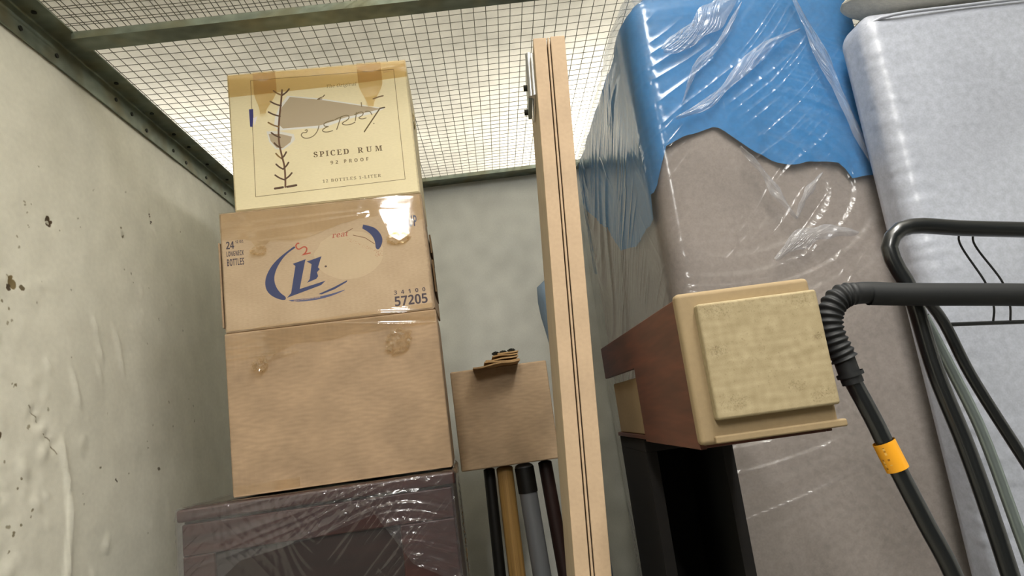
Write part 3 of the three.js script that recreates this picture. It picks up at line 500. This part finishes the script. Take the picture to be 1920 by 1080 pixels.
// rolled mat behind the boards
{
  const g = thing('rolled_mat', 'rolled blue grey mat standing behind the tall pale boards', 'mat', [0.143, 0, -1.36]);
  const geo = grid(40, 60, (u, v) => { const a = u * Math.PI * 2, y = v * 1.83, r = 0.027 + 0.002 * N(Math.cos(a) * 2, Math.sin(a) * 2, y * 3) + 0.015 * Math.exp(-((y - 1.77) ** 2) / 0.006), k = v > 0.985 ? (1 - v) / 0.015 : 1; return [Math.cos(a) * r * Math.max(k, 0.02) * 1, y, -Math.sin(a) * r * Math.max(k, 0.02)]; });
  part('roll', geo, M.blueMat, g);
  part('tie_band', new THREE.TorusGeometry(0.031, 0.003, 8, 32).rotateX(Math.PI / 2).translate(0, 0.9, 0), M.poleBlack, g);
}

// ---------------------------------------------------------------- brown wooden box beam with a raw end
{
  const g = thing('brown_wooden_box', 'dark brown veneered wooden box with a raw tan end and a notch in its side', 'wooden box', [0.257, 1.4935, -0.95], rad(0.5));
  const L = (x) => x - 0.257, Z = (z) => z + 0.95, Y = (y) => y - 1.4935;
  const x0 = L(0.187), x1 = L(0.322);
  // veneered shell: left side (with notch), top, right side, bottom
  const side = new THREE.Shape(); // in (z, y): front at +z
  const zf = Z(-0.682), zb = Z(-1.172), zn = Z(-0.925);
  side.moveTo(zf, Y(1.4935)); side.lineTo(zf, Y(1.643)); side.lineTo(zb, Y(1.643)); side.lineTo(zb, Y(1.592)); side.lineTo(zn, Y(1.592)); side.lineTo(zn, Y(1.4935));
  const sg = new THREE.ExtrudeGeometry(side, { depth: 0.006, bevelEnabled: true, bevelSize: 0.0008, bevelThickness: 0.0008, bevelSegments: 1 }); sg.rotateY(-Math.PI / 2).translate(x0 + 0.0062, 0, 0);
  part('side_panel', uvMetres(sg, 0.4), M.brownLaminate, g);
  part('side_panel', uvMetres(box(x1 - 0.006, x1, 0, Y(1.643), zb, zf, 0.001), 0.4), M.brownLaminate, g);
  part('top_panel', uvMetres(box(x0 + 0.006, x1 - 0.006, Y(1.637), Y(1.643), zb, zf, 0.001), 0.4), M.brownLaminate, g);
  part('bottom_panel', uvMetres(box(x0 + 0.006, x1 - 0.006, 0, 0.006, zb, zf, 0.001), 0.4), M.brownLaminate, g);
  part('notch_block', uvMetres(box(x0 + 0.008, x0 + 0.04, 0.0065, Y(1.580), zb + 0.02, zn + 0.01, 0.002), 0.3), M.rawBlock, g, 'pale raw block inside the notch');
  // raw end: frame round a proud dirty panel, a ledge below it
  const endTex = canvasTex(700, 620, (c, W, H) => {
    const im = c.createImageData(W, H), d = im.data;
    for (let y = 0; y < H; y++) for (let x = 0; x < W; x++) { const o = (y * W + x) * 4, a = 12 * N(x / 160, y / 30, 1) + 10 * N(x / 40, y / 60, 2) + 9 * (rnd() - 0.5) + 6 * N(x / 6, y / 6, 3); d[o] = 162 + a; d[o + 1] = 147 + a; d[o + 2] = 114 + a; d[o + 3] = 255; }
    c.putImageData(im, 0, 0);
    const smudge = (x, y, r, n) => { for (let k = 0; k < n; k++) { c.fillStyle = `rgba(92,80,52,${0.05 + 0.12 * rnd()})`; c.beginPath(); c.ellipse(x + (rnd() + rnd() - 1) * r * 1.3, y + (rnd() + rnd() - 1) * r * 0.7, 1 + 6 * rnd(), 1 + 4 * rnd(), rnd() * 3, 0, 7); c.fill(); } };
    smudge(90, 40, 90, 260); smudge(350, 20, 200, 260); smudge(610, 40, 90, 200); smudge(70, 260, 60, 220); smudge(110, 540, 80, 220); smudge(470, 500, 60, 120); smudge(665, 250, 40, 160); smudge(620, 560, 70, 180); smudge(330, 320, 320, 260);
  });
  part('end_frame', uvMetres(box(x0 - 0.002, x1 + 0.002, Y(1.497), Y(1.648), zf - 0.002, zf + 0.014, 0.005), 0.3), M.rawBoard, g, 'raw tan wooden end');
  part('end_panel', box(L(0.2015), L(0.3235), Y(1.5195), Y(1.6335), zf + 0.012, zf + 0.026, 0.003), std({ map: endTex, roughness: 0.85 }), g, 'smudged tan end panel');
  part('end_ledge', uvMetres(box(L(0.198), L(0.329), Y(1.4975), Y(1.505), zf + 0.012, zf + 0.02, 0.002), 0.3), M.rawBoard, g);
}
{ // dark narrow bookcase that carries the brown box
  const g = thing('dark_bookcase', 'nearly black narrow bookcase standing under the brown wooden box', 'bookcase', [0.257, 0, -1.08]);
  const w = 0.062, d = 0.1, h = 1.4925;
  for (const s of [-1, 1]) part('side_panel', uvMetres(box(s < 0 ? -w : w - 0.016, s < 0 ? -w + 0.016 : w, 0, h - 0.018, -d, d, 0.001), 0.5), M.espresso, g);
  part('back_panel', uvMetres(box(-w + 0.016, w - 0.016, 0.05, h - 0.018, -d, -d + 0.006), 0.5), M.espresso, g);
  for (const y of [0.05, 0.4, 0.75, 1.1]) part('shelf', uvMetres(box(-w + 0.016, w - 0.016, y, y + 0.016, -d + 0.006, d - 0.004), 0.5), M.espresso, g);
  part('top_board', uvMetres(box(-w, w, h - 0.018, h, -d, d, 0.001), 0.5), M.espresso, g);
}

// ---------------------------------------------------------------- tall upholstered slab with blue blanket in clear plastic
{
  const X0 = 0.348, X1 = 0.80, Z0 = -2.09, Z1 = -1.2, TOP = 2.335;
  const hw = (X1 - X0) / 2, hd = (Z1 - Z0) / 2;
  const g = thing('wrapped_sofa', 'tall taupe sofa stood on end with a blue blanket over it, bagged in clear plastic', 'sofa', [(X0 + X1) / 2, 0, (Z0 + Z1) / 2]);
  part('upholstery', sleeve(hw, hd, 0.045, () => 0.005, TOP, 0.07, 0, (s, y) => 0.006 * N(s * 5, y * 4, 1) + 0.002 * N(s * 18, y * 14, 2), 180, 150), M.taupe, g, 'taupe upholstery fabric');
  const P = perimeter(hw, hd, 0.045), wx = (X0 + X1) / 2, wz = (Z0 + Z1) / 2;
  const yb = (u, x, z) => { // lower hem of the blanket
    const ax = x + wx, az = z + wz; let y;
    if (u * P.total < 2 * (hd - 0.045)) y = poly([[-2.05, 2.17], [-1.95, 2.11], [-1.7, 1.99], [-1.6, 1.91], [-1.45, 1.88], [-1.22, 1.885]], az);
    else if (az > -1.26) y = poly([[0.35, 1.93], [0.375, 2.01], [0.42, 2.022], [0.47, 2.034], [0.5, 2.005], [0.535, 1.972], [0.57, 1.95], [0.611, 1.939], [0.66, 1.94], [0.69, 1.93], [0.705, 1.9], [0.8, 1.9]], ax);
    else y = 1.95;
    return y + 0.006 * N(u * 60, 1, 3);
  };
  part('blue_blanket', sleeve(hw, hd, 0.045, yb, TOP + 0.004, 0.07, 0.009, (s, y) => 0.006 * N(s * 9, y * 3, 5) + 0.006 * N(s * 30, y * 5, 6) + 0.004 * N(s * 5, y * 4, 1), 260, 60), M.blue, g, 'blue blanket');
  const film = sleeve(hw + 0.004, hd + 0.004, 0.03, () => 0.01, TOP + 0.012, 0.065, 0.015, (s, y, u) => {
    const onLeft = sstep(0.86, 0.8, s); // creases run steeply on the side, slantwise on the front
    return 0.009 * clamp(0.3 + 2.2 * N(s * 3.1, y * 2.7, 5.5), 0.05, 1) * wrinkle(s * 0.55, y * 0.55, 11.3, lerp(0.62 + 0.35 * Math.sin(y * 6), 1.75, onLeft)) + 0.004 * N(s * 4, y * 3, 9);
  }, 560, 640, 10);
  const bag = part('plastic_bag', film, M.filmThick, g, 'clear wrinkled plastic bag');
  // doubled folds of the bag lying slantwise over the front
  const fold = (pts, w0, sd) => { const cv = new THREE.CatmullRomCurve3(pts.map(([x, y]) => new THREE.Vector3(x - wx, y, hd + 0.027))); return grid(60, 14, (u, v) => { const p = cv.getPointAt(u), t = cv.getTangentAt(u), w = w0 * Math.sin(Math.PI * clamp(u * 0.96 + 0.02)) ** 0.6 * (0.7 + 0.6 * N(u * 4, sd, 1)), k = (v - 0.5) * w; return [p.x - t.y * k, p.y + t.x * k, p.z + 0.006 * Math.sin(v * Math.PI) + 0.003 * N(u * 9, v * 5, sd), u * 0.4, v * 0.2]; }); };
  for (const [pts, w0, sd] of [[[[0.39, 2.05], [0.46, 2.075], [0.53, 2.13], [0.6, 2.18], [0.66, 2.2]], 0.035, 1], [[[0.39, 2.19], [0.44, 2.21], [0.5, 2.25], [0.56, 2.3]], 0.07, 2], [[[0.41, 2.08], [0.45, 2.15], [0.5, 2.19], [0.56, 2.27]], 0.02, 3], [[[0.5, 1.98], [0.53, 1.93], [0.555, 1.87], [0.575, 1.83]], 0.022, 4], [[[0.575, 1.83], [0.6, 1.87], [0.64, 1.91]], 0.018, 5], [[[0.52, 1.76], [0.57, 1.79], [0.63, 1.8], [0.68, 1.79]], 0.04, 6], [[[0.66, 2.28], [0.69, 2.15], [0.72, 2.0], [0.735, 1.92]], 0.03, 7]]) part('plastic_fold', fold(pts, w0, sd), M.filmFold, bag, 'doubled fold of clear plastic');
}

// ---------------------------------------------------------------- white wrapped mattress and the bundle on it
{
  const X0 = 0.716, X1 = 1.69, Z0 = -1.165, Z1 = -1.066, TOP = 2.168;
  const g = thing('white_mattress', 'white plastic covered mattress leaning upright behind the black tubular frame', 'mattress', [(X0 + X1) / 2, 0, (Z0 + Z1) / 2]);
  const hw = (X1 - X0) / 2, hd = (Z1 - Z0) / 2;
  part('cover', sleeve(hw, hd, 0.03, () => 0.002, TOP, 0.035, 0, (s, y) => {
    const d = Math.abs(s - (2 * hd - 0.03)); // distance from the free front edge
    return 0.004 * N(s * 2.5, y * 2, 1) + 0.0014 * Math.exp(-d * d / 0.003) * (N(s * 10 + y * 22, y * 47, 2) + 0.6 * N(s * 20 - y * 30, y * 90, 3)) + 0.0005 * wrinkle(s * 0.35, y * 0.35, 6.6, 0.5);
  }, 420, 420, 12), M.mattress, g, 'shiny white plastic cover');
  const cord = new THREE.TubeGeometry(new THREE.CatmullRomCurve3([[-hw + 0.004, TOP - 0.03, hd - 0.035], [-hw + 0.012, TOP - 0.026, hd - 0.012], [-hw + 0.035, TOP - 0.022, hd + 0.0005], [-hw + 0.2, TOP - 0.018, hd + 0.002], [hw * 0.4, TOP - 0.02, hd + 0.002], [hw - 0.02, TOP - 0.02, hd + 0.0015]].map((p) => new THREE.Vector3(...p))), 40, 0.003, 8);
  part('piping', cord, M.mattress, g);
}
{
  const g = thing('folded_blanket_bundle', 'off white folded blanket bundle lying on top of the white mattress', 'blanket', [1.08, 2.173, -1.119]);
  for (let k = 0; k < 4; k++) {
    const y0 = 0.004 + 0.03 * k, geo = grid(90, 30, (u, v) => { // each fold is a flattened rounded slab
      const a = v * Math.PI * 2, t = u * 2 - 1, e = Math.pow(Math.max(0, 1 - Math.pow(Math.abs(t), 10)), 0.5), lift = 0.02 * sstep(-0.6, -1, t) * 1;
      return [t * (0.36 - 0.012 * k), y0 + 0.015 + lift + 0.0155 * Math.sin(a) * e + 0.003 * N(t * 6, a, k), (0.05 - 0.001 * k) * Math.sign(Math.cos(a)) * Math.pow(Math.abs(Math.cos(a)), 0.45) * e];
    });
    part('fold', geo, M.bundle, g);
  }
}

// ---------------------------------------------------------------- black tubular push frame in front
{
  const g = thing('tubular_frame', 'black tubular push frame with ribbed grip and yellow label before the mattress', 'tube frame', [0.5, 0, -0.74]);
  const V = (p) => new THREE.Vector3(p[0] - 0.5, p[1], p[2] + 0.74);
  const tube = (pts, r, n = 90, rs = 16) => new THREE.TubeGeometry(new THREE.CatmullRomCurve3(pts.map(V), false, 'centripetal'), n, r, rs, false);
  // outer U handle: hooks over and runs down to the floor
  const zA = -0.745;
  part('outer_handle', tube([[0.95, 1.615, zA], [0.8, 1.652, zA], [0.665, 1.675, zA], [0.551, 1.693, zA], [0.503, 1.702, zA], [0.485, 1.701, zA], [0.472, 1.694, zA], [0.464, 1.68, zA], [0.467, 1.658, zA], [0.475, 1.633, zA], [0.482, 1.534, zA], [0.495, 1.45, zA], [0.507, 1.317, zA], [0.56, 0.6, -0.78], [0.6, 0.012, -0.8]], 0.0092, 160), M.blackTube, g);
  // inner handle with ribbed grip
  const zB = -0.705;
  part('inner_handle', tube([[0.9, 1.553, zB], [0.7, 1.583, zB], [0.571, 1.604, zB], [0.446, 1.621, zB], [0.405, 1.627, zB]], 0.0125, 60), M.blackGrip, g);
  { // ribbed grip along the bend: radius swells with every rib
    const cv = new THREE.CatmullRomCurve3([[0.43, 1.624, zB], [0.395, 1.629, zB], [0.374, 1.627, zB], [0.361, 1.615, zB], [0.356, 1.599, zB], [0.358, 1.58, zB], [0.3635, 1.562, zB]].map(V), false, 'centripetal');
    const n = 260, rs = 20, fr = cv.computeFrenetFrames(n, false);
    const geo = grid(rs, n, (u, v) => { const i = Math.round(v * n), p = cv.getPointAt(v), a = u * Math.PI * 2, rib = sstep(0.28, 0.42, v) * (0.5 + 0.5 * Math.cos(v * Math.PI * 2 * 19)), r = 0.0118 + 0.0022 * rib; const q = p.clone().addScaledVector(fr.normals[i], Math.cos(a) * r).addScaledVector(fr.binormals[i], Math.sin(a) * r); return [q.x, q.y, q.z]; });
    part('ribbed_grip', geo, M.blackGrip, g, 'ribbed black rubber grip');
  }
  part('collar', tube([[0.3625, 1.566, zB], [0.3655, 1.545, zB], [0.367, 1.536, zB]], 0.0108, 12), M.blackGrip, g);
  part('collar_ring', tube([[0.3655, 1.5475, zB], [0.3662, 1.5435, zB]], 0.0135, 4), M.blackGrip, g);
  part('lower_tube', tube([[0.367, 1.538, zB], [0.38, 1.495, zB], [0.39, 1.455, zB], [0.408, 1.391, zB], [0.424, 1.335, zB], [0.53, 0.7, -0.74], [0.6, 0.012, -0.76]], 0.0088, 120), M.blackTube, g);
  const labelTex = canvasTex(256, 128, (c, W, H) => { c.fillStyle = '#eda41f'; c.fillRect(0, 0, W, H); for (let k = 0; k < 70; k++) { c.fillStyle = rnd() < 0.6 ? 'rgba(120,70,10,0.55)' : 'rgba(250,205,120,0.7)'; c.fillRect(20 + rnd() * 210, 14 + Math.floor(rnd() * 9) * 11, 5 + rnd() * 16, 4); } });
  part('yellow_label', tube([[0.3845, 1.474, zB], [0.3875, 1.463, zB], [0.3925, 1.445, zB]], 0.0112, 10, 24), std({ map: labelTex, roughness: 0.5 }), g, 'yellow wrap-around label');
  part('side_tube', tube([[0.512, 1.632, -0.785], [0.541, 1.594, -0.80], [0.557, 1.529, -0.80], [0.594, 1.424, -0.80], [0.623, 1.344, -0.80], [0.72, 0.7, -0.82], [0.78, 0.012, -0.82]], 0.0065, 120), M.blackTube, g);
  part('grey_tube', tube([[0.5, 1.6, -0.77], [0.521, 1.531, -0.775], [0.536, 1.465, -0.775], [0.548, 1.361, -0.775], [0.556, 1.28, -0.775], [0.62, 0.6, -0.8], [0.66, 0.012, -0.8]], 0.0062, 100), M.greyTube, g, 'grey metal tube');
  part('cross_rod', tube([[0.545, 1.588, -0.8], [0.639, 1.579, -0.8], [0.85, 1.558, -0.8]], 0.0026, 30, 10), M.blackTube, g);
  part('cable', tube([[0.567, 1.697, -0.76], [0.572, 1.685, -0.78], [0.591, 1.627, -0.78], [0.6, 1.6, -0.79], [0.602, 1.584, -0.8]], 0.0013, 30, 8), M.blackTube, g);
  part('cable', tube([[0.583, 1.695, -0.76], [0.589, 1.682, -0.78], [0.611, 1.627, -0.78], [0.62, 1.6, -0.79], [0.623, 1.582, -0.8]], 0.0013, 30, 8), M.blackTube, g);
  part('joint_clamp', new THREE.CylinderGeometry(0.0075, 0.0075, 0.05, 14).rotateX(Math.PI / 2).translate(0.476 - 0.5, 1.619, -0.727 + 0.74), M.blackGrip, g);
}

renderer.render(scene, camera);
